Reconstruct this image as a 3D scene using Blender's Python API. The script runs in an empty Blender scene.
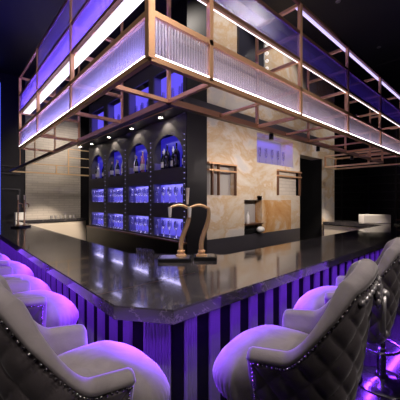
import bpy, bmesh, math, random
from mathutils import Vector, Matrix
random.seed(7)
PI = math.pi
scene = bpy.context.scene
COL = scene.collection

# ------------------------------------------------------------------ materials
def new_mat(name):
    m = bpy.data.materials.new(name); m.use_nodes = True
    nt = m.node_tree
    b = nt.nodes.get('Principled BSDF')
    return m, nt, b

def mat(name, col, rough=0.5, metal=0.0, sheen=0.0, coat=0.0, emit=None, estr=0.0, spec=0.5):
    m, nt, b = new_mat(name)
    b.inputs['Base Color'].default_value = (*col, 1)
    b.inputs['Roughness'].default_value = rough
    b.inputs['Metallic'].default_value = metal
    b.inputs['Sheen Weight'].default_value = sheen
    b.inputs['Coat Weight'].default_value = coat
    b.inputs['Specular IOR Level'].default_value = spec
    if emit:
        b.inputs['Emission Color'].default_value = (*emit, 1)
        b.inputs['Emission Strength'].default_value = estr
    return m

def texco(nt, scale=(1, 1, 1), rot=(0, 0, 0)):
    tc = nt.nodes.new('ShaderNodeTexCoord'); mp = nt.nodes.new('ShaderNodeMapping')
    mp.inputs['Scale'].default_value = scale; mp.inputs['Rotation'].default_value = rot
    nt.links.new(tc.outputs['Object'], mp.inputs['Vector'])
    return mp.outputs['Vector']

def ramp(nt, fac, stops):
    r = nt.nodes.new('ShaderNodeValToRGB')
    while len(r.color_ramp.elements) < len(stops): r.color_ramp.elements.new(0.5)
    for e, (p, c) in zip(r.color_ramp.elements, stops):
        e.position = p; e.color = (*c, 1)
    nt.links.new(fac, r.inputs['Fac'])
    return r.outputs['Color']

def noise(nt, vec, scale, detail=6, rough=.6, dist=0):
    n = nt.nodes.new('ShaderNodeTexNoise')
    n.inputs['Scale'].default_value = scale; n.inputs['Detail'].default_value = detail
    n.inputs['Roughness'].default_value = rough; n.inputs['Distortion'].default_value = dist
    nt.links.new(vec, n.inputs['Vector'])
    return n.outputs['Fac']

def bump(nt, b, h, strength=.3, dist=.01):
    n = nt.nodes.new('ShaderNodeBump'); n.inputs['Strength'].default_value = strength
    n.inputs['Distance'].default_value = dist
    nt.links.new(h, n.inputs['Height']); nt.links.new(n.outputs['Normal'], b.inputs['Normal'])

def black_marble():
    m, nt, b = new_mat('black_marble')
    v = texco(nt)
    f = noise(nt, v, 1.7, 9, .62, 2.2)
    c = ramp(nt, f, [(0, (.022, .021, .025)), (.482, (.05, .046, .052)), (.495, (.17, .15, .145)), (.506, (.05, .046, .052)), (1, (.07, .064, .072))])
    nt.links.new(c, b.inputs['Base Color'])
    b.inputs['Roughness'].default_value = .13
    b.inputs['Specular IOR Level'].default_value = .9
    b.inputs['Coat Weight'].default_value = .6
    b.inputs['Coat Roughness'].default_value = .05
    return m

def onyx(name, deep):
    m, nt, b = new_mat(name)
    v = texco(nt, (1, 1, 1.5), (.2, .55, .1))
    f = noise(nt, v, .9, 9, .66, .5)
    hot = (.52, .27, .10) if deep else (.56, .40, .25)
    c = ramp(nt, f, [(0, (.45, .40, .36)), (.34, (.66, .60, .54)), (.44, (.60, .50, .39)), (.50, hot), (.56, (.66, .58, .50)), (.62, (.56, .52, .50)), (1, (.68, .62, .56))]
             if not deep else [(0, (.40, .33, .28)), (.34, (.60, .52, .44)), (.42, (.56, .33, .15)), (.52, (.46, .22, .07)), (.60, (.60, .42, .25)), (.66, (.62, .55, .48)), (1, (.62, .56, .50))])
    nt.links.new(c, b.inputs['Base Color'])
    b.inputs['Roughness'].default_value = .22
    return m

def tile_mat():
    m, nt, b = new_mat('cream_tile')
    v = texco(nt, (1, 1, 1), (PI/2, 0, 0))
    t = nt.nodes.new('ShaderNodeTexBrick')
    t.inputs['Scale'].default_value = 1
    t.inputs['Brick Width'].default_value = .30; t.inputs['Row Height'].default_value = .075
    t.inputs['Mortar Size'].default_value = .008
    t.inputs['Color1'].default_value = (.60, .54, .47, 1); t.inputs['Color2'].default_value = (.53, .48, .42, 1)
    t.inputs['Mortar'].default_value = (.46, .41, .36, 1)
    nt.links.new(v, t.inputs['Vector']); nt.links.new(t.outputs['Color'], b.inputs['Base Color'])
    b.inputs['Roughness'].default_value = .45
    return m

def velvet(name, a, c2, sheen=.5):
    m, nt, b = new_mat(name)
    v = texco(nt)
    f = noise(nt, v, 7, 5, .6, .6)
    c = ramp(nt, f, [(.25, a), (.7, c2)])
    nt.links.new(c, b.inputs['Base Color'])
    b.inputs['Roughness'].default_value = .75
    b.inputs['Sheen Weight'].default_value = sheen
    b.inputs['Sheen Roughness'].default_value = .35
    f2 = noise(nt, v, 160, 2, .5)
    bump(nt, b, f2, .15, .002)
    return m

def ribbed(name, col, trans, axis, period=.022, rough=.25, gloss=.2, diff=.5):
    """ribbed glass: partly see-through, partly scattering, partly glossy"""
    m = bpy.data.materials.new(name); m.use_nodes = True; nt = m.node_tree; nt.nodes.clear()
    out = nt.nodes.new('ShaderNodeOutputMaterial')
    tr = nt.nodes.new('ShaderNodeBsdfTransparent'); tr.inputs['Color'].default_value = (*trans, 1)
    df = nt.nodes.new('ShaderNodeBsdfTranslucent'); df.inputs['Color'].default_value = (*col, 1)
    d2 = nt.nodes.new('ShaderNodeBsdfDiffuse'); d2.inputs['Color'].default_value = (*col, 1)
    gl = nt.nodes.new('ShaderNodeBsdfGlossy'); gl.inputs['Roughness'].default_value = rough
    gl.inputs['Color'].default_value = (.9, .9, 1, 1)
    wv = nt.nodes.new('ShaderNodeTexWave'); wv.wave_type = 'BANDS'; wv.bands_direction = axis
    wv.inputs['Scale'].default_value = 0.314 / period
    tc = nt.nodes.new('ShaderNodeTexCoord'); nt.links.new(tc.outputs['Object'], wv.inputs['Vector'])
    bp = nt.nodes.new('ShaderNodeBump'); bp.inputs['Strength'].default_value = .5; bp.inputs['Distance'].default_value = .006
    nt.links.new(wv.outputs['Fac'], bp.inputs['Height'])
    for s in (df, d2, gl): nt.links.new(bp.outputs['Normal'], s.inputs['Normal'])
    a = nt.nodes.new('ShaderNodeMixShader'); a.inputs[0].default_value = .5
    nt.links.new(df.outputs[0], a.inputs[1]); nt.links.new(d2.outputs[0], a.inputs[2])
    # the ribs scatter more on their flanks than on their crests
    mr = nt.nodes.new('ShaderNodeMapRange')
    mr.inputs['To Min'].default_value = diff * .55; mr.inputs['To Max'].default_value = min(1, diff * 1.45)
    nt.links.new(wv.outputs['Fac'], mr.inputs['Value'])
    x = nt.nodes.new('ShaderNodeMixShader'); nt.links.new(mr.outputs[0], x.inputs[0])
    nt.links.new(tr.outputs[0], x.inputs[1]); nt.links.new(a.outputs[0], x.inputs[2])
    g = nt.nodes.new('ShaderNodeMixShader'); g.inputs[0].default_value = gloss
    nt.links.new(x.outputs[0], g.inputs[1]); nt.links.new(gl.outputs[0], g.inputs[2])
    nt.links.new(g.outputs[0], out.inputs[0])
    return m

def thin_glass(name, tint=(.93, .93, 1), base=.08):
    m = bpy.data.materials.new(name); m.use_nodes = True; nt = m.node_tree; nt.nodes.clear()
    out = nt.nodes.new('ShaderNodeOutputMaterial')
    tr = nt.nodes.new('ShaderNodeBsdfTransparent'); tr.inputs['Color'].default_value = (*tint, 1)
    gl = nt.nodes.new('ShaderNodeBsdfGlossy'); gl.inputs['Roughness'].default_value = .03
    lw = nt.nodes.new('ShaderNodeLayerWeight'); lw.inputs['Blend'].default_value = .55
    mr = nt.nodes.new('ShaderNodeMapRange'); mr.inputs['To Min'].default_value = base; mr.inputs['To Max'].default_value = .95
    nt.links.new(lw.outputs['Facing'], mr.inputs['Value'])
    mx = nt.nodes.new('ShaderNodeMixShader'); nt.links.new(mr.outputs[0], mx.inputs[0])
    nt.links.new(tr.outputs[0], mx.inputs[1]); nt.links.new(gl.outputs[0], mx.inputs[2])
    nt.links.new(mx.outputs[0], out.inputs[0])
    return m

M = {}
M['counter'] = black_marble()
M['floor'] = mat('black_stone_floor', (.012, .011, .013), .12, spec=.6)
M['onyx'] = onyx('cream_onyx', False)
M['onyx_hot'] = onyx('amber_onyx', True)
M['tile'] = tile_mat()
M['black'] = mat('black_lacquer', (.008, .008, .009), .35)
M['matt'] = mat('matt_black', (.006, .006, .007), .7, spec=.15)
M['charcoal'] = mat('charcoal_panel', (.05, .046, .056), .3)
M['wallblack'] = mat('black_wall', (.012, .011, .014), .4)
M['soffit'] = mat('soffit_grey', (.085, .08, .078), .45)
M['ceil'] = mat('dark_ceiling', (.018, .017, .024), .45)
M['gold'] = mat('brushed_gold', (.72, .42, .23), .38, .55)
M['gold_lit'] = mat('lit_gold', (.88, .62, .36), .35, .25)  # gold lightened in colour, so the far rails look LED-lit
M['bronze'] = mat('dark_bronze', (.20, .105, .065), .35, .6)
M['brass'] = mat('polished_brass', (1.0, .66, .36), .22, .65)
M['chrome'] = mat('chrome', (.85, .85, .88), .08, 1)
M['silver'] = mat('silver_casting', (.78, .76, .76), .25, .65)
M['steel'] = mat('brushed_steel', (.55, .54, .56), .3, 1)
M['steel_dark'] = mat('dark_chrome', (.35, .34, .37), .18, 1)
M['nail'] = mat('pewter_nail', (.75, .72, .72), .2, 1)
M['velvet'] = velvet('grey_velvet', (.20, .180, .185), (.31, .285, .285))
M['quilt'] = velvet('charcoal_quilted_velvet', (.085, .073, .078), (.125, .11, .115), .35)
M['cream'] = mat('cream_panel', (.80, .70, .58), .4)
M['white'] = mat('white_ceramic', (.75, .73, .70), .3)
M['grey_glass'] = mat('frosted_grey_glass', (.40, .38, .37), .25)
M['glass'] = thin_glass('clear_glass', base=.22)
M['led_violet'] = mat('violet_led', (.1, .1, .1), .5, emit=(.22, .05, 1), estr=3)
M['led_white'] = mat('cool_white_led', (.8, .8, .8), .5, emit=(1, .88, .92), estr=7)
M['led_soft'] = mat('soft_led', (.8, .8, .8), .5, emit=(1, .86, .95), estr=2.2)
M['led_warm'] = mat('warm_led', (.8, .8, .8), .5, emit=(1, .72, .42), estr=5)
M['led_blue'] = mat('blue_led', (.1, .1, .1), .5, emit=(.06, .10, 1), estr=.8)
M['panel_white'] = mat('light_panel_diffuser', (.8, .8, .8), .5, emit=(1, .90, .90), estr=1.0)
M['back_lilac'] = mat('backlit_lilac_glass', (.2, .2, .3), .4, emit=(.11, .085, .80), estr=.75)
M['back_blue'] = mat('backlit_blue_glass', (.02, .02, .1), .4, emit=(.03, .02, .5), estr=.6)
M['back_top'] = mat('backlit_top_glass', (.05, .05, .2), .4, emit=(.13, .09, .9), estr=.9)
M['lens'] = mat('dim_lens', (.3, .3, .3), .3)
M['niche_glow'] = mat('niche_side_glow', (.20, .18, .42), .3)  # violet of the niche light is put into this colour
M['lamp'] = mat('lamp_glow', (.8, .8, .8), .5, emit=(1, .85, .7), estr=30)
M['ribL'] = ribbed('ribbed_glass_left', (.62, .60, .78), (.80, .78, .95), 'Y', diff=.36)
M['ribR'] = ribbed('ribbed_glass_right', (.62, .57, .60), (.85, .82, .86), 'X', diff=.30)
M['litL'] = ribbed('violet_lit_glass_left', (.58, .50, .92), (.62, .56, .95), 'Y', diff=.45, gloss=.12)  # violet LED glow is put into the glass colour, left and right
M['litR'] = ribbed('violet_lit_glass_right', (.30, .25, .62), (.50, .45, .80), 'X', diff=.16, gloss=.25)
M['flute'] = mat('fluted_metal', (.36, .35, .36), .3, .35)
M['green'] = mat('dark_bottle_glass', (.012, .02, .012), .08, spec=.8)
M['blackglass'] = mat('black_bottle_glass', (.006, .006, .008), .06, spec=.8)
M['label'] = mat('white_label', (.7, .68, .66), .5)
M['foil'] = mat('gold_foil', (.8, .6, .3), .3, 1)
M['pink'] = mat('pink_bottle_glass', (.55, .25, .35), .15)
M['clearb'] = mat('pale_bottle_glass', (.55, .55, .65), .1)

# ------------------------------------------------------------------ mesh helpers
class MB:
    def __init__(s): s.bm = bmesh.new()
    def box(s, x0, x1, y0, y1, z0, z1, bev=0):
        r = bmesh.ops.create_cube(s.bm, size=1)
        for v in r['verts']:
            v.co = Vector(((x0+x1)/2 + v.co.x*(x1-x0), (y0+y1)/2 + v.co.y*(y1-y0), (z0+z1)/2 + v.co.z*(z1-z0)))
        if bev:
            es = list({e for v in r['verts'] for e in v.link_edges})
            bmesh.ops.bevel(s.bm, geom=es, offset=bev, segments=2, affect='EDGES', profile=.6)
        return s
    def bar(s, p, q, w, h=None):
        """square bar between two points"""
        p = Vector(p); q = Vector(q); h = h or w
        d = (q-p); L = d.length; d.normalize()
        up = Vector((0, 0, 1)) if abs(d.z) < .95 else Vector((0, 1, 0))
        a = d.cross(up).normalized(); b = a.cross(d).normalized()
        vs = [s.bm.verts.new(o + a*i*w/2 + b*j*h/2) for o in (p, q) for i, j in ((-1, -1), (1, -1), (1, 1), (-1, 1))]
        for f in ((3, 2, 1, 0), (4, 5, 6, 7), (0, 1, 5, 4), (1, 2, 6, 5), (2, 3, 7, 6), (3, 0, 4, 7)):
            s.bm.faces.new([vs[i] for i in f])
        return s
    def lathe(s, prof, n=24, c=(0, 0, 0), cap=True):
        rings = []
        for r, z in prof:
            rings.append([s.bm.verts.new((c[0]+r*math.cos(2*PI*i/n), c[1]+r*math.sin(2*PI*i/n), c[2]+z)) for i in range(n)])
        for a, b in zip(rings, rings[1:]):
            for i in range(n):
                s.bm.faces.new((a[i], a[(i+1) % n], b[(i+1) % n], b[i]))
        if cap:
            s.bm.faces.new(list(reversed(rings[0]))); s.bm.faces.new(rings[-1])
        return s
    def tube(s, pts, rads, n=12, closed=False):
        pts = [Vector(p) for p in pts]; N = len(pts)
        if not hasattr(rads, '__len__'): rads = [rads]*N
        rings = []; prev = None
        for i, p in enumerate(pts):
            if closed: t = (pts[(i+1) % N] - pts[i-1]).normalized()
            else: t = (pts[min(i+1, N-1)] - pts[max(i-1, 0)]).normalized()
            if prev is None:
                up = Vector((0, 0, 1)) if abs(t.z) < .9 else Vector((1, 0, 0))
                a = t.cross(up).normalized()
            else: a = (prev - t*prev.dot(t)).normalized()
            prev = a; b = t.cross(a)
            rings.append([s.bm.verts.new(p + (a*math.cos(2*PI*k/n) + b*math.sin(2*PI*k/n))*rads[i]) for k in range(n)])
        prs = list(zip(rings, rings[1:])) + ([(rings[-1], rings[0])] if closed else [])
        for a, b in prs:
            for i in range(n): s.bm.faces.new((a[i], a[(i+1) % n], b[(i+1) % n], b[i]))
        if not closed:
            s.bm.faces.new(list(reversed(rings[0]))); s.bm.faces.new(rings[-1])
        return s
    def ball(s, c, r, sc=(1, 1, 1), seg=10, rings=6):
        res = bmesh.ops.create_uvsphere(s.bm, u_segments=seg, v_segments=rings, radius=r)
        for v in res['verts']: v.co = Vector(c) + Vector((v.co.x*sc[0], v.co.y*sc[1], v.co.z*sc[2]))
        return s
    def prism(s, poly, z0, z1):
        a = [s.bm.verts.new((x, y, z0)) for x, y in poly]; b = [s.bm.verts.new((x, y, z1)) for x, y in poly]
        s.bm.faces.new(list(reversed(a))); s.bm.faces.new(b)
        n = len(poly)
        for i in range(n): s.bm.faces.new((a[i], a[(i+1) % n], b[(i+1) % n], b[i]))
        return s
    def build(s, name, m, parent=None, smooth=False, angle=None):
        bmesh.ops.recalc_face_normals(s.bm, faces=s.bm.faces)
        me = bpy.data.meshes.new(name); s.bm.to_mesh(me); s.bm.free()
        me.materials.append(m)
        if smooth:
            for p in me.polygons: p.use_smooth = True
            me.update()
            if angle:
                try: me.set_sharp_from_angle(angle=angle)
                except Exception: pass
        o = bpy.data.objects.new(name, me); COL.objects.link(o)
        if parent: o.parent = parent
        return o

def tag(o, label=None, cat=None, group=None, kind=None):
    if label: o['label'] = label
    if cat: o['category'] = cat
    if group: o['group'] = group
    if kind: o['kind'] = kind
    return o
def empty(name, loc=(0, 0, 0), rz=0):
    o = bpy.data.objects.new(name, None); COL.objects.link(o)
    o.location = loc; o.rotation_euler = (0, 0, rz); o.empty_display_size = .1
    return o
def copy_tree(o, parent=None):
    c = o.copy(); COL.objects.link(c)
    if parent: c.parent = parent
    for ch in list(o.children): copy_tree(ch, c)
    return c
def struct(o): o['kind'] = 'structure'; return o

# ------------------------------------------------------------------ the room
ZC = 5.2
TX, TY = 2.75, 3.35          # corner of the back-bar core
struct(MB().box(-3, 11, -3, 9.9, -.1, 0).build('floor', M['floor']))
cb = MB().box(-3, 11, -3, 9.9, ZC, ZC+.1)
struct(cb.build('ceiling', M['ceil']))
t = MB()
for x in (-1.2, 0.2, 8.6): t.box(x, x+.012, -3, 9.7, ZC-.012, ZC)
for y in (-1.5, .1): t.box(-3, 11, y, y+.012, ZC-.011, ZC)
struct(t.build('trim_1', M['charcoal']))
struct(MB().box(-3.1, -3, -3, 9.9, 0, ZC).build('wall_left', M['wallblack']))
struct(MB().box(11, 11.1, -3, 9.9, 0, ZC).build('wall_right', M['wallblack']))
struct(MB().box(-3, 11, -3.1, -3, 0, ZC).build('wall_front', M['wallblack']))
wb = struct(MB().box(-3, 11, 9.72, 9.9, 0, ZC).build('wall_back', M['wallblack']))
struct(MB().box(1.78, 3.36, 9.66, 9.72, 0, ZC).build('wall_back_tiled', M['tile']))
# framed dark recess lines left of the tiled wall
t = MB()
for z0 in (2.35, 2.56, 1.9): t.box(1.2, 1.66, 9.69, 9.72, z0, z0+.03)
t.box(1.62, 1.66, 9.69, 9.72, 1.0, 1.9)
struct(t.build('trim_2', M['charcoal']))
ledb = MB().box(1.13, 1.175, 9.68, 9.72, .2, 4.9).build('wall_light_strip', M['led_blue'])
tag(ledb, 'vertical blue light strip on dark back wall at far left edge', 'light')
# slat lines of the right wall
t = MB()
for z in [1.3+.28*i for i in range(9)]: t.box(10.975, 11, 2.2, 6.2, z, z+.035)
for y in (2.6, 3.4, 4.3, 5.2): t.box(10.97, 11, y, y+.05, 0, 4.2)
struct(t.build('trim_3', M['charcoal']))

# core of the island: dark body behind cabinets and stone, doorway cut beside a pier
struct(MB().box(TX+.42, 6.14, TY+.32, 7.3, 0, ZC).build('wall_core', M['wallblack']))
struct(MB().box(TX, TX+.42, TY, TY+.02, .0, ZC).box(TX+.40, TX+.42, TY+.02, TY+.32, 0, ZC).build('wall_core_corner', M['wallblack']))
def stone(name, rects, m, y0=TY, y1=TY+.3):
    b = MB()
    for x0, x1, z0, z1 in rects: b.box(x0, x1, y0, y1, z0, z1)
    return struct(b.build(name, m))
S0 = TX+.42
stone('wall_onyx_main', [(S0, 4.5, 2.22, ZC), (3.87, 4.5, 1.68, 2.22), (S0, 4.12, .95, 1.68),
                         (4.12, 4.66, 1.60, 1.68), (4.5, 5.83, 2.91, ZC)], M['onyx'])
stone('wall_onyx_lower', [(4.5, 5.18, 1.60, 2.33), (5.18, 6.14, 1.60, 1.70), (5.18, 6.14, 2.24, 2.33)], M['onyx'])
stone('wall_onyx_amber', [(4.66, 5.75, .95, 1.60)], M['onyx_hot'])
stone('wall_onyx_end', [(5.75, 6.14, .95, 1.60), (5.83, 6.14, 2.33, ZC), (6.14, 7.3, 2.66, ZC)], M['onyx'])
stone('wall_pier', [(7.3, 8.02, 0, ZC)], M['onyx'], TY, TY+.5)
stone('wall_base', [(S0, 6.14, 0, .95)], M['charcoal'])
struct(MB().box(6.14, 7.3, TY+.9, TY+.95, 0, 2.9).build('door_1', M['wallblack']))
struct(MB().box(7.28, 7.30, TY+.02, TY+.9, 0, 2.9).box(6.14, 6.16, TY+.3, TY+.9, 0, 2.9).box(6.14, 7.3, TY+.3, TY+.95, 2.9, 2.95).build('trim_4', M['black']))
# blue-lit pass-through: back wall, sides
struct(MB().box(4.5, 5.83, TY+.30, TY+.32, 2.33, 2.91).build('wall_niche_back', mat('niche_back', (.30, .28, .42), .4)))
# recess backs
struct(MB().box(S0, 3.87, TY+.12, TY+.3, 1.68, 2.22).build('wall_recess_left', M['grey_glass']))
struct(MB().box(5.18, 6.14, TY+.10, TY+.3, 1.70, 2.24).build('wall_recess_right', M['tile']))
struct(MB().box(4.12, 4.66, TY+.16, TY+.3, .95, 1.60).build('wall_recess_low', M['grey_glass']))

# frames and rails in the recesses
def recess_frame(x0, x1, z0, z1, mull, label):
    r = empty('wall_frame', ((x0+x1)/2, TY-.02, z0))
    cx = (x0+x1)/2
    b = MB(); 
    for z in (z1-.025, z1-.14): b.box(x0-cx, x1-cx, -.03, 0.02, z-z0, z-z0+.028)
    b.build('rail', M['gold'], r)
    v = MB()
    for x in mull: v.box(x-cx-.012, x-cx+.012, -.02, .03, 0, z1-z0)
    v.build('mullion', M['bronze'], r)
    tag(r, label, 'frame', 'gold frames on the stone wall')
recess_frame(S0, 3.87, 1.68, 2.22, (3.27, 3.42, 3.85), 'gold double rail and frame over the grey glass recess behind the beer taps')
recess_frame(5.18, 6.14, 1.70, 2.24, (5.2, 6.1), 'gold double rail over pale recess just left of the dark doorway')
# low shelf with a bottle lying / standing
tag(MB().box(4.12, 4.66, TY-.04, TY+.16, 1.13, 1.155).build('shelf', M['bronze']), 'small dark shelf in the low recess of the onyx wall', 'shelf')
b = MB().lathe([(.0301, 0), (.032, .01), (.032, .14), (.013, .19), (.013, .23)], 14)
o = b.build('jar', M['white'], None, True, .6); o.location = (4.28, TY+.05, 1.155)
tag(o, 'small white flask standing on shelf in the low onyx recess', 'jar')
lw = MB().box(4.14, 4.64, TY+.02, TY+.15, .952, 1.06, .02); o = lw.build('black_box', M['black']); tag(o, 'black box under the small shelf in the low onyx recess', 'box')
bw = MB().ball((4.55, TY-.05, 1.03), .075, (1.2, 1, .8), 14, 8).build('white_bowl', M['white'], None, True)
tag(bw, 'white rounded bowl at foot of the onyx wall below the low recess', 'bowl')
# dark framed screen high on the onyx
sc = empty('wall_screen', (4.28, TY-.03, 4.15))
MB().box(-.37, .37, -.02, .03, 0, .72).build('screen', mat('screen_face', (.03, .03, .045), .2), sc)
MB().box(-.40, .40, -.03, .03, -.035, 0).box(.37, .40, -.03, .03, 0, .72).build('frame', M['steel'], sc)
bm_ = (mat('frosted_bulb', (.8, .8, .8), .4, emit=(1, .9, .85), estr=.6))
for k in range(5): MB().ball((.48, -.02, .06+.15*k), .035).build('bulb', bm_, sc, True)
tag(sc, 'dark square screen with column of round bulbs high on onyx wall', 'screen')

# ledge under the stone (back shelf of core) : lower edge
# ------------------------------------------------------------------ cornice over the core with spotlights
cn = MB().prism([(TX-.26, TY-.24), (6.6, TY-.24), (6.6, TY), (TX, TY), (TX, 7.4), (TX-.26, 7.4)], 2.95, 3.07)
cn = cn.build('cornice', M['charcoal'])
tag(cn, 'dark projecting cornice with gold edge above arched shelves and onyx wall', 'cornice')
MB().bar((TX-.26, TY-.245, 2.955), (6.6, TY-.245, 2.955), .012).bar((TX-.265, TY-.24, 2.955), (TX-.265, 7.4, 2.955), .012).build('gold_edge', M['gold'], cn)
sp = []
def downlight(x, y, z, label, group, lens='lamp'):
    r = empty('recessed_spotlight', (x, y, z))
    MB().lathe([(.035, -.012), (.042, -.012), (.042, 0), (.035, 0)], 16, cap=False).build('trim_ring', M['steel'], r)
    MB().lathe([(.001, -.006), (.034, -.006)], 16, cap=False).build('lens', M[lens if z < 4 else 'lens'], r)
    tag(r, label, 'spotlight', group); return r

# ------------------------------------------------------------------ arched back-bar cabinet (faces -X, bays run along Y)
BAYS = [(3.45, 4.30), (4.45, 5.22), (5.44, 6.21), (6.40, 7.16)]
FX0, FX1 = TX, TX+.03        # front sheet
cab = empty('back_bar_cabinet', (TX, 5.3, 0))
def cb_box(b, x0, x1, y0, y1, z0, z1): b.box(x0-TX, x1-TX, y0-5.3, y1-5.3, z0, z1)
UP = (3.12, 3.78)
fr = MB()
edges = [TY+.02] + [v for a in BAYS for v in a] + [7.3]
for i in range(0, len(edges), 2):
    cb_box(fr, FX0, TX+.38, edges[i], edges[i+1], .95, 4.0)      # uprights, full depth
for a, c in BAYS:
    cb_box(fr, FX0, FX1, a, c, 1.88, 2.12); cb_box(fr, FX0, FX1, a, c, 1.30, 1.55)
    cb_box(fr, FX0, FX1, a, c, UP[1], 4.0); cb_box(fr, FX0, FX1, a, c, 2.70, UP[0]); cb_box(fr, FX0, FX1, a, c, .95, .98)
    # arch spandrels
    R = (c-a)/2; cy = (a+c)/2; zs = 2.68-R*.95
    n = 16
    for s in (-1, 1):
        prev = None
        pts = [(cy+s*R*math.cos(PI/2*k/n), zs+R*.95*math.sin(PI/2*k/n)) for k in range(n+1)]
        for k in range(n):
            (y1, z1), (y2, z2) = pts[k], pts[k+1]
            vs = []
            for x in (FX0-TX, FX1-TX):
                vs += [fr.bm.verts.new((x, y1-5.3, z1)), fr.bm.verts.new((x, y2-5.3, z2)), fr.bm.verts.new((x, y2-5.3, 2.70)), fr.bm.verts.new((x, y1-5.3, 2.70))]
            for f in ((0, 1, 2, 3), (7, 6, 5, 4), (0, 4, 5, 1), (1, 5, 6, 2), (2, 6, 7, 3), (3, 7, 4, 0)):
                fr.bm.faces.new([vs[j] for j in f])
fr.build('carcass', M['soffit'], cab)
bs = MB(); cb_box(bs, TX-.06, TX+.38, TY+.02, 7.3, 0, .945); bs.build('base_cabinet', M['black'], cab)
wt = MB(); cb_box(wt, TX-.07, TX+.0, TY, 7.3, .93, .955); wt.build('ledge', M['bronze'], cab)
for i, (a, c) in enumerate(BAYS):
    for nm, z in (('shelf', 2.12), ('shelf', 1.55), ('shelf', .98)):
        b = MB(); cb_box(b, FX1, TX+.17, a, c, z-.03, z); b.build(nm, M['black'], cab)
    for z0, z1, mm in ((2.12, 2.7, 'back_blue'), (1.56, 1.87, 'back_lilac'), (.99, 1.29, 'back_lilac'), (UP[0], UP[1], 'back_top')):
        b = MB(); cb_box(b, TX+.17, TX+.19, a, c, z0, z1); b.build('backlit_panel', M[mm], cab)
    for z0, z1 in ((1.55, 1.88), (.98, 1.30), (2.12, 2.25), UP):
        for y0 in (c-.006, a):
            b = MB(); cb_box(b, FX1, TX+.17, y0, y0+.006, z0, z1); b.build('niche_side_glow', M['niche_glow'], cab)  # added side sheets that make the jambs look lit violet
    b = MB(); cb_box(b, FX1, TX+.17, a, c, UP[0]-.02, UP[0]); b.build('shelf', M['black'], cab)
# studs up the uprights between the bays
st = MB()
for y in (3.41, 4.37, 5.33, 6.305):
    for z in [1.0+.085*k for k in range(20)]: st.ball((-.006, y-5.3, z), .007, (1, 1, 1), 6, 4)
st.build('stud_trim', mat('crystal_studs', (.5, .5, .8), .1, emit=(.45, .45, 1), estr=.7), cab)  # sparkle of the studs is put in as a faint glow
tag(cab, 'tall black arched back-bar cabinet with blue backlit shelves beside onyx wall', 'cabinet')

# glassware
def wine_glass(name, h=.21, r=.037, tall=False):
    root = empty(name)
    bowl_z = h*.5
    if tall: prof = [(.004, bowl_z*.8), (.016, bowl_z*.85), (.026, h*.6), (.028, h*.75), (.022, h)]
    else: prof = [(.004, bowl_z*.92), (.022, bowl_z), (.036, h*.66), (.037, h*.78), (.028, h)]
    MB().lathe(prof, 14, cap=False).build('bowl', M['glass'], root, True)
    MB().lathe([(.033, 0), (.031, .004), (.005, .012), (.0035, bowl_z*.92)], 12, cap=False).build('stem', M['glass'], root, True)
    return root
def put(proto, first, loc, rz, label, group, cat='wine glass'):
    o = proto if first else copy_tree(proto)
    o.location = loc; o.rotation_euler = (0, 0, rz)
    tag(o, label, cat, group); return o
BN = ['arched bay nearest the corner', 'second arched bay', 'third arched bay', 'farthest arched bay']
wg = wine_glass('wine_glass', .27); fl = wine_glass('champagne_flute', .34, tall=True)
uw = uf = True
for i, (a, c) in enumerate(BAYS):
    n = 5
    for row, z, nm in ((1, 1.551, 'middle'), (0, .981, 'lower')):
        g = 'wine glasses on the %s shelf of the %s' % (nm, BN[i])
        p_ = (c-a-.13)/(n-1)
        for r_, dx in enumerate((.05, .127)):
            for k in range(n-r_):
                put(wg, uw, (TX+dx, a+.065+p_*(k+.5*r_), z), 0, 'clear wine glass on the %s lit shelf, %s' % (nm, BN[i]), g); uw = False
    if i < 3:
        for k in range(6):
            y = a+.09+(c-a-.18)*k/5
            put(fl, uf, (TX+.07+.05*(k % 2), y, UP[0]+.001), 0, 'clear flute in the top blue niche above the %s' % BN[i], 'flutes in the top niche above the %s' % BN[i], 'champagne flute'); uf = False
# bottles
def bottle(name, m, lab, h=.34, r=.04, neck=M['foil']):
    root = empty(name)
    MB().lathe([(r*.9, 0), (r, .01), (r, h*.55), (r*.8, h*.66), (.015, h*.78), (.014, h*.9)], 16).build('bottle_body', m, root, True, .7)
    MB().lathe([(.016, h*.86), (.017, h), (.012, h+.003)], 12).build('bottle_cap', neck, root, True, .7)
    MB().lathe([(r+.0015, h*.14), (r+.0015, h*.42)], 16, cap=False).build('bottle_label', lab, root, True)
    return root
bprot = {'green': bottle('liquor_bottle', M['green'], M['label']),
         'pale': bottle('liquor_bottle', M['clearb'], M['label'], .38, .042, M['steel']),
         'pink': bottle('liquor_bottle', M['pink'], M['label'], .40, .04)}
seen = set()
seqs = {1: ['pale', 'green', 'pink', 'green', 'green', 'pale'], 2: ['green', 'pale', 'green', 'pale', 'green'], 3: ['green', 'green', 'pale', 'green']}
desc = {'green': 'dark bottle with white label, gold top', 'pale': 'pale bottle with white label, silver top', 'pink': 'tall pink bottle with white label'}
for i, sq in seqs.items():
    a, c = BAYS[i]
    for k, kd in enumerate(sq):
        y = a+.09+(c-a-.18)*k/(len(sq)-1)
        o = put(bprot[kd], kd not in seen, (TX+.075+.045*(k % 2), y, 2.121), 0, '%s on the arched top shelf, %s' % (desc[kd], BN[i]), 'bottles in the %s' % BN[i], 'bottle'); seen.add(kd)
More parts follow.
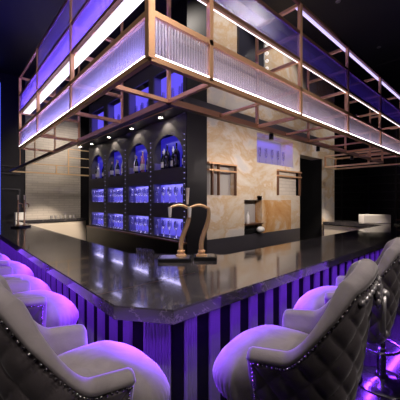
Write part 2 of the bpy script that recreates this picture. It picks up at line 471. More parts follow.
# two black bottles with white diamonds in the first bay and dark ones around
db = bottle('champagne_bottle', M['blackglass'], M['blackglass'], .42, .062, M['blackglass'])
dm = MB(); bm = dm.bm
vs = [bm.verts.new((-.0645, y, z)) for y, z in ((0, .24), (.028, .30), (0, .36), (-.028, .30))]
bm.faces.new(vs); r = bmesh.ops.extrude_face_region(bm, geom=list(bm.faces))
for v in [g for g in r['geom'] if isinstance(g, bmesh.types.BMVert)]: v.co.x -= .003
dm.build('diamond_label', mat('glowing_label', (.75, .75, .8), .3, emit=(.7, .75, 1), estr=.25), db)  # label brightness put in as a faint glow, no lamp here
a, c = BAYS[0]
put(db, True, (TX+.095, 3.74, 2.121), 0, 'black bottle with white diamond label, nearer the corner, first arched bay', 'black diamond-label bottles', 'bottle')
put(db, False, (TX+.095, 4.0, 2.121), 0, 'black bottle with white diamond label, farther from the corner, first arched bay', 'black diamond-label bottles', 'bottle')
for y in (3.56, 3.87, 4.16):
    put(bprot['green'], False, (TX+.12, y, 2.121), 0, 'dark bottle behind the diamond-label bottles in the first arched bay', 'dark bottles in the first arched bay', 'bottle')
# glasses in the stone pass-through
for k in range(5):
    put(fl, False, (4.75+.22*k, TY+.12, 2.331), 0, 'clear flute standing in blue-lit opening of the onyx wall', 'flutes in the onyx wall opening', 'champagne flute')

# ------------------------------------------------------------------ bar counter
OX, OY, IX, IY = .655, 1.14, 1.41, 1.94
FXI, FXO = 7.2, 8.0      # right far leg
FYI, FYO = 8.9, 9.6      # left far leg
bar = empty('bar_counter', (1.2, 1.6, 0))
B0 = Vector((1.2, 1.6, 0))
def rel(poly): return [(x-1.2, y-1.6) for x, y in poly]
top = [(OX, 1.40), (.85, OY), (FXO, OY), (FXO, 3.3), (FXI, 3.3), (FXI, IY), (2.1, IY), (IX, 2.65), (IX, FYI), (3.3, FYI), (3.3, FYO), (OX, FYO)]
b = MB().prism(rel(top), .975, 1.05)
bmesh.ops.bevel(b.bm, geom=[e for e in b.bm.edges if abs(e.verts[0].co.z-e.verts[1].co.z) < .001], offset=.006, segments=2, affect='EDGES')
b.build('countertop', M['counter'], bar)
bi = .26
b = MB()
body = [(OX+bi, 1.55), (1.10, OY+bi), (FXO-.02, OY+bi), (FXO-.02, 3.29), (FXI+.06, 3.29), (FXI+.06, IY-.06), (2.05, IY-.06), (IX-.06, 2.6), (IX-.06, FYI+.06), (3.28, FYI+.06), (3.28, FYO-.02), (OX+bi, FYO-.02)]
b.prism(rel(body), 0, .974); b.build('bar_body', M['matt'], bar)
b = MB().box(FXI+.03-1.2, FXI+.055-1.2, IY+.1-1.6, 3.28-1.6, .12, .96); b.build('lit_cream_panel', M['cream'], bar)
b = MB().box(IX-.05-1.2, 3.27-1.2, FYI+.03-1.6, FYI+.055-1.6, .12, .96); b.build('lit_cream_panel', M['cream'], bar)
# seam of the stone
b = MB().box(OX-1.2+.002, IX-1.2, 1.62-1.6, 1.624-1.6, 1.0495, 1.0507); b.build('stone_seam', M['bronze'], bar)
# fluted uprights
def fluted(w, h, nfl=5):
    b = MB(); poly = [(-w/2, 0)]
    for k in range(nfl):
        for j in range(5):
            t_ = (k + j/5)/nfl
            poly.append((-w/2+w*t_, -.014 - .012*abs(math.sin(PI*(t_*nfl)))))
    poly += [(w/2, -.014), (w/2, 0)]
    return b.prism(poly, .02, .955)
proto = fluted(.095, .9).build('fluted_panel', M['flute'], bar, True, .5)
def place_f(x, y, rz, p=[True]):
    o = proto if p[0] else proto.copy()
    if not p[0]: COL.objects.link(o); o.parent = bar
    p[0] = False
    o.location = (x-1.2, y-1.6, 0); o.rotation_euler = (0, 0, rz)
for k in range(30): place_f(1.172+.215*k, OY+bi, 0)
for k in range(32): place_f(OX+bi, 1.72+.215*k, -PI/2)
# wide panel on the chamfer
w = fluted(.17, .9, 9).build('fluted_panel', M['flute'], bar, True, .5)
w.location = (.985-1.2, 1.49-1.6, 0); w.rotation_euler = (0, 0, -math.atan2(.15, .185))
# LED strips under the overhang
b = MB().box(.9-1.2, FXO-.1-1.2, OY+.20-1.6, OY+.215-1.6, .962, .974).box(OX+.20-1.2, OX+.215-1.2, 1.5-1.6, FYO-.1-1.6, .962, .974)
b.build('led_strip', M['led_violet'], bar)
b = MB().box(1.12-1.2, FXO-.05-1.2, OY+bi-.02-1.6, OY+bi-1.6, 0, .06).box(OX+bi-.02-1.2, OX+bi-1.2, 1.6-1.6, FYO-.05-1.6, 0, .06); b.build('plinth', M['steel'], bar)
tag(bar, 'ring-shaped bar with polished black marble top and violet-lit fluted front', 'bar counter')

# ------------------------------------------------------------------ canopy of gold frames and glass
Z = [2.40, 2.66, 2.94, 3.20, 3.48]
CX, CY, JX, JY = .866, 1.385, 1.36, 1.89
can = empty('glass_canopy', (1.1, 1.6, 2.4))
def cr(p): return (p[0]-1.1, p[1]-1.6, p[2]-2.4)
def cbar(b, p, q, w=.035, h=None): b.bar(cr(p), cr(q), w, h)
XR = 7.5; YL = 5.10; JXR = 6.9; YF = 9.4
px = [1.338, 2.54, 3.69, 4.95, 6.15, 7.48]
py = [2.71, 3.97, YL]
# posts
def post(x, y, z0, z1, m='gold', w=.034, nm='post'):
    b = MB(); b.box(-w/2, w/2, -w/2, w/2, 0, z1-z0); o = b.build(nm, M[m], can); o.location = cr((x, y, z0))
post(CX, CY, Z[0], Z[4], w=.042)
for x in px: post(x, CY, Z[0], Z[4])
for y in py: post(CX, y, Z[0], Z[4])
for x in [JX]+px[1:5]: post(x, JY, Z[0], Z[4], 'gold', .026, 'inner_post')
for y in py+[6.5, 8.0]: post(JX, y, Z[0], Z[2] if y > 5.2 else Z[4], 'gold', .02, 'inner_post')
# outer rails
for k, z in enumerate(Z):
    m = 'gold' if k in (0, 1) else 'bronze'
    wr = .034 if k < 2 else .026
    b = MB(); cbar(b, (CX, CY, z), (XR, CY, z), wr); b.build('rail', M[m], can)
    b = MB(); cbar(b, (CX, CY, z), (CX, YL, z), wr); b.build('rail', M[m], can)
    b = MB(); cbar(b, (CX, YL, z), (JX, YL, z), .028); b.build('rail', M['gold'], can)
for k in (0, 2, 4):
    z = Z[k]; w = .05 if k == 0 else .026
    b = MB(); cbar(b, (JX, JY, z), (JXR, JY, z), w); b.build('inner_rail', M['bronze'], can)
    b = MB(); cbar(b, (JX, JY, z), (JX, YF if k == 0 else YL, z), w); b.build('inner_rail', M['bronze'], can)
# crossbars between outer and inner frames
for k in range(5):
    z = Z[k]
    for x in ([JX] if k < 1 else [])+px[1:]:
        b = MB(); cbar(b, (x, CY, z), (x, JY, z), .030); b.build('crossbar', M['gold'], can)
    for y in ([JY] if k < 1 else [])+py[:2]:
        b = MB(); cbar(b, (CX, y, z), (JX, y, z), .030); b.build('crossbar', M['gold'], can)
# intermediate floor bars (bottom plane)
for x in (1.95, 3.1, 4.3, 5.5):
    b = MB(); cbar(b, (x, CY, Z[0]), (x, JY, Z[0]), .022); b.build('crossbar', M['gold'], can)
# far-left run along X and far-right run along Y
for z in (Z[0], Z[1], Z[2], Z[3]):
    b = MB(); cbar(b, (JX if z < 2.5 else 1.9 if z < 2.7 else 2.9, YF, z), (6.0, YF, z), .04 if z < 2.5 else .026); b.build('far_rail', M['gold_lit'], can)
for x, z1 in ((2.55, Z[1]), (2.90, Z[3]), (4.4, Z[3]), (6.0, ZC)): post(x, YF, Z[0], z1, 'gold_lit', w=.035)
for z in (Z[0], Z[1]):
    b = MB(); cbar(b, (JXR, JY, z), (JXR, 3.1, z), .035); b.build('far_rail', M['gold_lit'], can)
    b = MB(); cbar(b, (XR, CY, z), (XR, 3.1, z), .035); b.build('far_rail', M['gold_lit'], can)
    b = MB(); cbar(b, (JXR, 3.1, z), (XR, 3.1, z), .035); b.build('far_rail', M['gold_lit'], can)
post(JX, JY, Z[4], ZC, 'black', .016, 'hanger_rod')
for x, y in ((JXR, JY), (JXR, 2.15), (JXR, 3.1), (XR, 3.1)): post(x, y, Z[0], Z[1])
# glass panes
def pane(p0, p1, z0, z1, m, th=.008):
    (x0, y0), (x1, y1) = p0, p1
    b = MB()
    if abs(y1-y0) < 1e-6: b.box(x0-1.1, x1-1.1, y0-th/2-1.6, y0+th/2-1.6, z0-2.4, z1-2.4)
    else: b.box(x0-th/2-1.1, x0+th/2-1.1, y0-1.6, y1-1.6, z0-2.4, z1-2.4)
    return b.build('glass_pane', M[m], can)
ex = [CX]+px; ey = [CY]+py
g = .018
for a, c in zip(ex, ex[1:]):
    pane((a+g, CY), (c-g, CY), Z[0]+g, Z[1]-g, 'ribR')
    pane((a+g, CY), (c-g, CY), Z[2]+g, Z[3]-g, 'litR')
for i, (a, c) in enumerate(zip(ey, ey[1:])):
    pane((CX, a+g), (CX, c-g), Z[0]+g, Z[1]-g, 'ribL')
    pane((CX, a+g), (CX, c-g), Z[2]+g, Z[3]-g, 'litL')
    if i < 2: pane((CX, a+g), (CX, c-g), Z[3]+g, Z[4]-g, 'litL')
# visible LED lines
b = MB(); cbar(b, (CX+.03, CY-.012, Z[0]+.024), (XR, CY-.013, Z[0]+.023), .006)
cbar(b, (CX-.014, CY+.03, Z[0]+.022), (CX-.014, YL, Z[0]+.022), .005); b.build('led_line', M['led_white'], can)
b = MB(); cbar(b, (CX+.03, CY+.016, Z[2]-.02), (XR, CY+.012, Z[2]-.016), .005); b.build('led_line', M['led_soft'], can)
b = MB(); cbar(b, (2.54, CY+.03, Z[4]-.02), (XR, CY+.03, Z[4]-.02), .03, .012); b.build('led_line', mat('lilac_diffuser', (.6, .6, .7), .5, emit=(.62, .55, 1), estr=.9), can)
b = MB(); cbar(b, (CX+.07, CY+.05, Z[2]-.012), (CX+.07, YL-.1, Z[2]-.012), .085, .02); b.build('light_panel', M['panel_white'], can)
tag(can, 'hanging ring canopy of gold frames and ribbed violet-lit glass above the bar', 'canopy')

# ------------------------------------------------------------------ beer tap and other counter things
def swan(b, base, top, tip, side, r0=.017):
    """S-curved column rising from base to top and bending into a spout to tip"""
    B = Vector(base); T = Vector(top); P = Vector(tip); H = T.z-B.z
    pts = []; rads = []
    for k in range(15):
        t_ = k/14
        s = B.lerp(T, t_) + Vector(side)*(-.016*math.sin(2*PI*t_*.95)); s.z = B.z+H*t_
        pts.append(s); rads.append(r0*(1.25-.35*t_+.25*math.sin(PI*t_)))
    d = (P-T)
    for k in range(1, 9):
        t_ = k/8; q = T + d*t_; q.z = T.z + .030*math.sin(PI*t_)+d.z*t_
        pts.append(q); rads.append(r0*(.9-.15*t_))
    b.tube(pts, rads, 14)
Rv = Vector((.743, -.669, 0)); Fv = Vector((.669, .743, 0))
tp = empty('beer_tap', (1.655, 2.04, 1.051))
# drip tray
def rr(w, d, n=6, r=.03):
    pts = []
    for cx, cy, a0 in ((w-r, d-r, 0), (-w+r, d-r, 90), (-w+r, -d+r, 180), (w-r, -d+r, 270)):
        for k in range(n+1):
            a_ = math.radians(a0+90*k/n); pts.append((cx+r*math.cos(a_), cy+r*math.sin(a_)))
    return pts
ang = math.atan2(Rv.y, Rv.x)
def rot(pl): return [(x*math.cos(ang)-y*math.sin(ang), x*math.sin(ang)+y*math.cos(ang)) for x, y in pl]
for s_, d_, w_ in ((-.09, -.04, .15), (.185, .03, .105)):
    v = Rv*s_ + Fv*d_
    pl = [(x+v.x, y+v.y) for x, y in rot(rr(w_, .10))]; pg = [(x+v.x, y+v.y) for x, y in rot(rr(w_-.02, .08))]
    o = MB().prism(pl, 0, .030).build('drip_tray', M['black'], tp)
    MB().prism(pg, .030, .034).build('drip_grille', M['steel'], o)
def tl(s, d, z): v = Rv*s + Fv*d; return (v.x, v.y, z)
for i, (s0, s1) in enumerate(((-.02, .04), (.15, .22))):
    b = MB()
    swan(b, tl(s0-.02 if i == 0 else s0, 0, .05), tl(s1-.01, 0, .47), tl(s1-.18, -.03, .475), Rv)
    b.lathe([(.052, .034), (.050, .046), (.034, .054), (.032, .074), (.038, .080), (.024, .092)], 20, tl(s0-.02 if i == 0 else s0, 0, 0))
    o = b.build('swan_neck', M['brass'], tp, True, .8)
    e = Vector(tl(s1-.18, -.03, .475))
    MB().tube([e+Vector((0, 0, .01)), e-Vector((0, 0, .035)), e-Vector((0, 0, .085))], [.020, .017, .012], 12).build('nozzle', M['white'], o, True, .7)
MB().tube([tl(.02, -.01, .51), tl(.02, -.01, .56), tl(.022, -.012, .66)], [.010, .014, .018], 12).build('tap_handle', M['cream'], tp, True, .7)
tag(tp, 'polished brass swan-neck double beer tap on drip tray at the bar corner', 'beer tap')
# small glasses next to the tray
tum = MB().lathe([(.018, 0), (.019, .004), (.024, .07), (.022, .07), (.017, .008)], 14, cap=False)
tum = tum.build('tumbler', M['glass'], None, True, .8)
first = True
for k, (s, d) in enumerate(((-.30, .02), (-.36, .06), (-.42, .10), (-.33, .12), (-.39, .17), (-.46, .18))):
    v = Vector((1.655, 2.06, 1.05)) + Rv*s + Fv*d
    if v.x > IX+.5: v.x = IX
    o = tum if first else tum.copy()
    if not first: COL.objects.link(o)
    first = False
    o.location = v; tag(o, 'small clear tumbler on marble counter left of the drip tray', 'tumbler', 'tumblers beside the drip tray')
# far-left taps
def far_tap(loc, rz, label, h=.55, m='brass'):
    r = empty('far_beer_tap', loc, rz)
    MB().box(-.16, .16, -.10, .10, 0, .03, .008).build('drip_tray', M['black'], r)
    for s in (-.07, .07):
        b = MB(); b.lathe([(.04, .03), (.03, .05), (.016, .07), (.014, h*.6), (.022, h*.7), (.014, h*.78), (.014, h)], 14, (0, s, 0))
        b.tube([(0, s, h*.86), (.05, s, h*.88), (.12, s, h*.84), (.12, s, h*.72)], [.013, .013, .012, .01], 10)
        o = b.build('tap_column', M[m], r, True, .8)
        MB().tube([(0, s, h), (0, s, h+.1)], [.012, .016], 10).build('tap_handle', M['cream'], o, True, .7)
    tag(r, label, 'beer tap')
far_tap((1.15, 6.65, 1.052), .7, 'slim brass two-column beer tap at the far end of the left counter')
# counter sculpture at the far right: low brass tap lying over
far_tap((7.45, 1.62, 1.052), 2.4, 'low dark brass beer tap on the far right counter', .13, 'bronze')
o = MB().box(-.30, .30, -.14, .14, 0, .20, .012).build('storage_box', M['white']); o.location = (7.62, 2.25, 1.052); o.rotation_euler = (0, 0, -.85)
tag(o, 'pale beige box standing on the far right counter', 'box')
o = MB().box(-.12, .12, -.10, .10, 0, .2, .012).build('storage_box', M['white']); o.location = (1.56, 9.2, 1.052)
tag(o, 'small cream box on the far left counter just behind the slim brass taps', 'box')
cup = MB().lathe([(.03, 0), (.032, .004), (.045, .09), (.043, .09), (.03, .01), (.001, .008)], 14, cap=False).build('cup', M['grey_glass'], None, True, .8)
for k in range(6):
    o = cup if k == 0 else cup.copy()
    if k: COL.objects.link(o)
    o.location = (2.35+.13*k, 9.15+.05*(k % 2), 1.05)
    tag(o, 'grey cup in row on far left counter before cream tiled wall', 'cup', 'cups on the far left counter')

# ------------------------------------------------------------------ bar stools (local: faces +x, pole at origin)
ZB = .69
def plan(u):
    """u in [-1,1] from right arm end round the back to left arm end -> centre-line point and outward normal"""
    s = abs(u); sg = 1 if u > 0 else -1
    if s > .74:
        t_ = (s-.74)/.26; x = -.10+.13*t_; y = .285; n = (0, 1)
    else:
        ph = s/.74*PI/2; e = .66
        x = -.10-.255*abs(math.cos(ph))**e; y = .285*abs(math.sin(ph))**e
        nx = -abs(math.cos(ph))**(2-e)/.255; ny = abs(math.sin(ph))**(2-e)/.285
        L = math.hypot(nx, ny); n = (nx/L, ny/L)
    return x, y*sg, n[0], n[1]*sg
def topz(u):
    x, y, a_, b_ = plan(u)
    t_ = max(0, min(1, (-x-.10)/.22))
    t_ = t_**1.55*(1.25-.25*t_)
    return 1.0 - .02*max(0, (x+.10)/.13) + .275*t_ + .075*max(0, 1-(y/.25)**2)
def off(z, u):
    back = max(0, 1-abs(u)*1.3)
    o = -.085*max(0, (1.0-z)/.4)**1.3
    if z > 1.0: o += (z-1.0)*(.10*back+.03)
    return o
def make_stool():
    root = empty('bar_stool')
    NU = 168; us = [-1+2*i/NU for i in range(NU+1)]
    arc = [0]
    for i in range(NU):
        a = plan(us[i]); c = plan(us[i+1]); arc.append(arc[-1]+math.hypot(a[0]-c[0], a[1]-c[1]))
    mid = arc[NU//2]
    # quilted outer face
    q = MB(); NV = 72; rows = []
    for i, u in enumerate(us):
        x, y, nx, ny = plan(u); zt = topz(u)-.045; col = []
        for j in range(NV+1):
            z = ZB+(zt-ZB)*j/NV
            s = (arc[i]-mid)/.058; w = z/.066
            g = abs(math.sin(PI*(s+w)/2))*abs(math.sin(PI*(s-w)/2))
            edge = min(1, min(j, NV-j)/4, min(i, NU-i)/4)
            d = .013*(g**.5)*edge
            o = off(z, u)+d
            col.append(q.bm.verts.new((x+nx*o, y+ny*o, z)))
        rows.append(col)
    for a, c in zip(rows, rows[1:]):
        for j in range(NV): q.bm.faces.new((a[j], c[j], c[j+1], a[j+1]))
    quilt = q.build('quilted_back', M['quilt'], root, True)
    # inner upholstery with rolled rim
    p = MB(); secs = []
    for i, u in enumerate(us):
        x, y, nx, ny = plan(u); zt = topz(u)
        th = .072; pts = []
        r = th/2+.004
        pts.append((off(zt-.047, u)+.001, zt-.047))
        for k in range(9):
            a_ = PI*k/8
            pts.append((off(zt, u)-th/2+r*math.cos(a_)+.004, zt-r+r*math.sin(a_)*1.0))
        for k in range(1, 9):
            z = (zt-r)+(.78-(zt-r))*k/8
            bul = .010*math.sin(PI*k/8)
            pts.append((off(z, u)-th-bul, z))
        pts.append((off(.72, u)-.06, .72)); pts.append((off(.72, u)-.005, .72))
        pts.append((off(.8, u)-.006, .8))
        secs.append([(x+nx*o, y+ny*o, z) for o, z in pts])
    # rounded arm fronts: extra shrunken end sections
    def endcap(sec, sign):
        c = Vector((0, 0, 0))
        for v in sec: c += Vector(v)
        c /= len(sec); out = []
        for sc_, dx in ((.93, .012), (.75, .022), (.45, .027)):
            out.append([tuple(Vector((c.x+(v[0]-c.x)*sc_+dx, c.y+(v[1]-c.y)*sc_, c.z+(v[2]-c.z)*(1-(1-sc_)*.5)))) for v in sec])
        return out
    secs = list(reversed(endcap(secs[0], -1)))+secs+endcap(secs[-1], 1)
    rr_ = [[p.bm.verts.new(v) for v in s] for s in secs]
    n = len(rr_[0])
    for a, c in zip(rr_, rr_[1:]):
        for j in range(n): p.bm.faces.new((a[j], c[j], c[(j+1) % n], a[(j+1) % n]))
    p.bm.faces.new(rr_[0]); p.bm.faces.new(list(reversed(rr_[-1])))
    p.build('backrest', M['velvet'], root, True)
    # nailheads under the rim and down the arm fronts
    nb = MB()
    def dome(c, nrm, r=.0056):
        nb.ball(c, r, (1, 1, 1), 7, 4)
    tot = arc[-1]; kk = 0; step = .019; dcur = 0
    for i in range(NU):
        while dcur <= arc[i+1]:
            f = (dcur-arc[i])/(arc[i+1]-arc[i]+1e-9); u = us[i]+(us[i+1]-us[i])*f
            # follow slope of the rim so spacing stays even
            x, y, nx, ny = plan(u); z = topz(u)-.052; o = off(z, u)+.008
            dome((x+nx*o, y+ny*o, z), None)
            sl = abs(topz(min(1, u+.01))-topz(u-.01))/(.02*tot/2+1e-9)
            dcur += step/math.sqrt(1+sl*sl)
    for sg in (-1, 1):
        x, y, nx, ny = plan(sg*.985)
        for k in range(12):
            z = .925-.019*k; o = off(z, 1)+.008; dome((x, y+ny*o, z), None)
    nb.build('nailhead_trim', M['nail'], root, True)
    g_ = MB(); pts = []; rads = []
    for k in range(97):
        u = -.27+.54*k/96
        x, y, nx, ny = plan(u); z = topz(u)-.082; o = off(z, u)+.012
        pts.append((x+nx*o, y+ny*o, z)); rads.append(.0035+.0075*abs(math.sin(PI*k/8))**.7)
    g_.tube(pts, rads, 8)
    g_.build('bead_trim', M['silver'], root, True)
    # seat cushion
    c = MB(); NS = 72; prof = []
    def seat_pt(a_, fr_, z, pl=0):
        e = .62 if math.cos(a_) < 0 else .62+.16*math.cos(a_)
        ca, sa = math.cos(a_), math.sin(a_)
        x = (abs(ca)**e)*(1 if ca > 0 else -1); y = (abs(sa)**e)*(1 if sa > 0 else -1)
        hx = .315 if ca > 0 else .27
        hw = .215
        X = x*hx*fr_
        wide = .055*max(0, min(1, (X-.02)/.11))
        z -= .065*max(0, X/.315)**1.4*max(0, min(1, (z-.70)/.15))
        return (X, y*(hw+wide)*fr_, z)
    levels = [(.80, .68, 0), (.90, .69, 0), (.955, .71, 1), (.985, .745, 1), (1.0, .785, 1), (.995, .815, .5), (.97, .845, 0), (.91, .875, 0), (.80, .902, 0), (.62, .925, 0), (.42, .938, 0), (.2, .944, 0)]
    rings = []
    for f_, z, pl in levels:
        rg = []
        for k in range(NS*2):
            a_ = 2*PI*k/(NS*2)
            d = 1+pl*.014*math.cos(a_*48) if pl else 1
            rg.append(c.bm.verts.new(seat_pt(a_, f_*d, z)))
        rings.append(rg)
    n = NS*2
    for a, b2 in zip(rings, rings[1:]):
        for k in range(n): c.bm.faces.new((a[k], a[(k+1) % n], b2[(k+1) % n], b2[k]))
    c.bm.faces.new(rings[-1]); c.bm.faces.new(list(reversed(rings[0])))
    c.build('seat', M['velvet'], root, True)
    # under-shell, pole, footrest, base
    b = MB(); b.lathe([(.20, .695), (.20, .685), (.18, .665), (.07, .64), (.05, .59)], 28, (-.02, 0, 0)); b.build('seat_base', M['black'], root, True, .6)
    b = MB(); b.lathe([(.036, .05), (.036, .30), (.028, .31), (.028, .61)], 20); b.build('pole', M['chrome'], root, True, .6)
    b = MB(); b.lathe([(.225, 0), (.228, .008), (.21, .018), (.12, .032), (.05, .05), (.04, .08)], 48); b.build('base', M['steel_dark'], root, True, .6)
    b = MB(); pts = [(.20*math.cos(a_)+.06, .17*math.sin(a_), .32) for a_ in [2*PI*k/36 for k in range(36)]]
    b.tube(pts, .011, 10, True); b.tube([(-.0, 0, .32), (.26, 0, .32)], .010, 8); b.build('footrest', M['chrome'], root, True)
    # ornate knocker on the outside of the back
    x0 = plan(0)[0]; zk = 1.225; xo = x0-off(zk, 0)-.016
    k = MB()
    k.ball((xo-.008, 0, zk), .044, (.45, 1, 1.15), 14, 10); k.ball((xo-.026, 0, zk-.005), .022, (1, 1, 1), 12, 8)
    for j in range(10):
        a_ = 2*PI*j/10; k.ball((xo-.008, .046*math.cos(a_), zk+.052*math.sin(a_)), .015, (.7, 1, 1), 8, 6)
    for sg in (-1, 1):
        k.ball((xo-.006, sg*.014, zk+.05), .011, (.7, 1, 1.3), 8, 6)
    plate = k.build('knocker_plate', M['silver'], root, True)
    k = MB(); pts = [(xo-.026-.004*math.sin(a_), .052*math.cos(a_), zk-.085+.075*math.sin(a_)) for a_ in [2*PI*j/28 for j in range(28)]]
    k.tube(pts, [.008+.004*max(0, -math.sin(2*PI*j/28)) for j in range(28)], 10, True)
    k.ball((xo-.028, 0, zk-.165), .017); k.build('knocker_ring', M['silver'], plate, True)
    return root
stool = make_stool()
SG = 'tufted velvet bar stools around the bar'
left = [(.47, 1.205, 'grey velvet stool nearest the camera on the left, seat at the bar corner'),
        (.44, 2.29, 'grey velvet bar stool, second along the left counter from the camera'),
        (.42, 2.92, 'grey velvet bar stool, third along the left counter from the camera'),
        (.44, 3.72, 'grey velvet bar stool, fourth along left counter, showing a violet seat tip'),
        (.36, 4.55, 'farthest grey velvet bar stool on the left counter, at photo edge')]
right = [(1.218, .77, 'quilted grey bar stool nearest the camera on the right, with ring knocker'),
         (2.17, .87, 'quilted grey bar stool second along right counter, cut by photo edge'),
         (2.86, .79, 'third stool on right counter, showing chrome pole and round base')]
first = True
for x, y, lb_ in left:
    o = stool if first else copy_tree(stool); first = False
    o.location = (x, y, 0); o.rotation_euler = (0, 0, 0); tag(o, lb_, 'bar stool', SG)
for x, y, lb_ in right:
    o = copy_tree(stool); o.location = (x, y, 0); o.rotation_euler = (0, 0, math.radians(104)); tag(o, lb_, 'bar stool', SG)

# ------------------------------------------------------------------ lights
def spot(loc, target, power, size=45, col=(1, .9, .84), rad=.04, blend=.5):
    d = bpy.data.lights.new('spot', 'SPOT'); d.energy = power; d.spot_size = math.radians(size); d.spot_blend = blend
    d.color = col; d.shadow_soft_size = rad
    o = bpy.data.objects.new('spot_light', d); COL.objects.link(o); o.location = loc
    o.rotation_euler = (Vector(target)-Vector(loc)).to_track_quat('-Z', 'Y').to_euler()
    return o
def area(loc, target, sx, sy, power, col, rz=None):
    d = bpy.data.lights.new('area', 'AREA'); d.shape = 'RECTANGLE'; d.size = sx; d.size_y = sy; d.energy = power; d.color = col
    o = bpy.data.objects.new('area_light', d); COL.objects.link(o); o.location = loc
    o.rotation_euler = rz if rz else (Vector(target)-Vector(loc)).to_track_quat('-Z', 'Y').to_euler()
    return o
names = iter(['over the nearest left stool', 'over the third left stool', 'over the fifth left stool', 'over the nearest right stool', 'over the second right stool', 'over the third right stool'])
for (x, y, p) in ((.56, 1.15, 100), (.56, 2.5, 100), (.56, 4.0, 100), (1.2, .98, 100), (2.1, .98, 120), (3.0, .98, 120)):
    downlight(x, y, ZC, 'recessed ceiling spotlight %s' % next(names), 'ceiling spotlights')
    spot((x, y, ZC-.05), (x, y, 0), p, 42, (1, .87, .82))
for x, y, tx, ty, tz, p, n_ in ((.6, -2.2, 1.4, .9, .6, 120, 'behind the camera'), (2.6, -1.8, 1.9, .6, 1.0, 170, 'behind the right stools'), (-1.6, -1.0, .9, 2.6, 2.6, 260, 'behind the left stools')):
    downlight(x, y, ZC, 'added ceiling spotlight %s' % n_, 'added fill spotlights behind the guests')
    spot((x, y, ZC-.05), (tx, ty, tz), p, 62, (1, .86, .80))  # fill lamps added out of view for stool backs and canopy
for i, (y, n_) in enumerate(((3.87, 'first'), (4.83, 'second'), (5.82, 'third'), (6.78, 'fourth'))):
    downlight(TX-.13, y, 2.95, 'small spotlight in cornice above the %s arched bay' % n_, 'cornice spotlights')
    spot((TX-.13, y, 2.93), (TX+.1, y, 2.2), 7, 110, (1, .86, .72), .02)
for x, n_ in ((2.9, 'left part'), (4.1, 'middle'), (5.4, 'right part')):
    r = empty('track_spotlight', (x, JY+.06, 2.39))
    MB().lathe([(.022, 0), (.028, -.01), (.028, -.07), (.024, -.07)], 16, cap=True).build('housing', M['black'], r, True, .6)
    tag(r, 'small black spotlight on canopy inner rail facing the onyx wall, %s' % n_, 'spotlight', 'spotlights on the inner rail')
    spot((x, JY+.10, 2.30), (x+.4, TY, 1.9), 52, 125, (1, .88, .79), .03, 1)
# onyx upper part, brightened by spotlights added at the ceiling
for x, n_ in ((3.6, 'left part'), (5.3, 'right part')):
    downlight(x, TY-1.2, ZC, 'added ceiling spotlight washing the upper onyx wall, %s' % n_, 'added wall-washing spotlights')
    spot((x, TY-1.2, ZC-.05), (x, TY, 3.6), 80, 85, (1, .9, .8))
downlight(7.6, TY-1.2, ZC, 'added ceiling spotlight washing the stone pier', 'added wall-washing spotlights')
spot((7.6, TY-1.2, ZC-.05), (7.6, TY, 2.2), 130, 50, (1, .9, .8))  # lamp added to brighten the pier
# spotlights added to brighten the tiled back wall
for x, n_ in ((2.2, 'left half'), (3.0, 'right half')):
    downlight(x, 8.6, ZC, 'added ceiling spotlight washing the cream tiled back wall, %s' % n_, 'added wall-washing spotlights')
    spot((x, 8.6, ZC-.05), (x, 9.7, 1.9), 330, 60, (1, .88, .76), .45)
# warm spots added to brighten the two cream panels
spot((2.55, 7.35, 2.93), (2.2, 8.95, .75), 480, 44, (1, .84, .68))
downlight(2.55, 7.35, 2.95, 'small added spotlight at the far end of the cornice', 'cornice spotlights')
spot((6.88, 2.5, 2.36), (7.25, 2.7, .75), 170, 70, (1, .84, .68))
spot((1.9, 1.2, ZC-.05), (1.66, 2.1, 1.3), 150, 14, (1, .85, .7))  # spot added to brighten the brass of the tap
downlight(1.9, 1.2, ZC, 'added ceiling spotlight aimed at the corner beer tap', 'added spotlight over the tap')
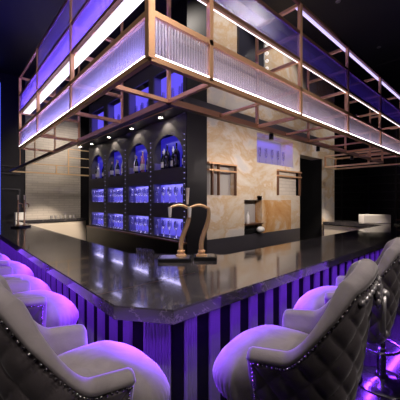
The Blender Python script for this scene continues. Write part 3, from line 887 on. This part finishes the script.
# violet LEDs under the bar overhang
V = (.20, .035, 1)
area((4.4, OY+.13, .955), (4.4, OY-.12, .70), 7.0, .04, 95, V)
area((OX+.13, 5.4, .955), (OX-.12, 5.4, .70), 8.0, .04, 105, V)
area((.84, 1.37, .955), (.66, 1.16, .70), .22, .04, 7.0, V)
for y in (3.87, 4.83, 5.82, 6.78):  # lamps added inside the niches to make the glasses sparkle
    for z, p_ in ((1.865, 1.1), (1.285, 1.1), (2.6, .6)):
        area((TX+.10, y, z), None, .1, .62, p_, (.62, .56, 1), (0, 0, 0))
# blue light in niches
area((5.16, TY+.15, 2.88), None, 1.2, .2, 3, (.15, .08, 1), (0, 0, 0))
# canopy light: violet for the left glass, white along the right
area((CX+.10, 3.2, Z[2]+.04), (CX-.2, 3.2, 3.3), 3.5, .04, 24, (.36, .22, 1))
area((CX+.07, 3.2, Z[0]+.03), (CX-.03, 3.2, 2.6), 3.5, .03, 22, (.58, .50, 1))
area((4.2, CY+.07, Z[0]+.03), (4.2, CY-.03, 2.6), 6.4, .03, 14, (.9, .78, 1))
area((4.2, CY+.10, Z[2]+.04), (4.2, CY-.1, 3.3), 6.4, .03, 7, (.38, .2, 1))
# unseen lamp added to turn the left of the ceiling blue
area((.3, 6.6, 4.4), (.3, 7.0, 5.3), 3.5, .5, 16, (.08, .06, 1))

w = bpy.data.worlds.new('world'); scene.world = w; w.use_nodes = True
w.node_tree.nodes['Background'].inputs['Color'].default_value = (.55, .5, .7, 1)
w.node_tree.nodes['Background'].inputs['Strength'].default_value = .03

# ------------------------------------------------------------------ camera
cd = bpy.data.cameras.new('camera'); cam = bpy.data.objects.new('camera', cd); COL.objects.link(cam)
cam.location = (0, 0, 1.6); cam.rotation_euler = (PI/2, 0, -math.radians(42))
cd.sensor_width = 36; cd.lens = 284/400*36; cd.clip_start = .02
scene.camera = cam
scene.view_settings.view_transform = 'Standard'; scene.view_settings.look = 'None'
scene.view_settings.exposure = .15; scene.view_settings.gamma = 1; scene.view_settings.use_curve_mapping = False
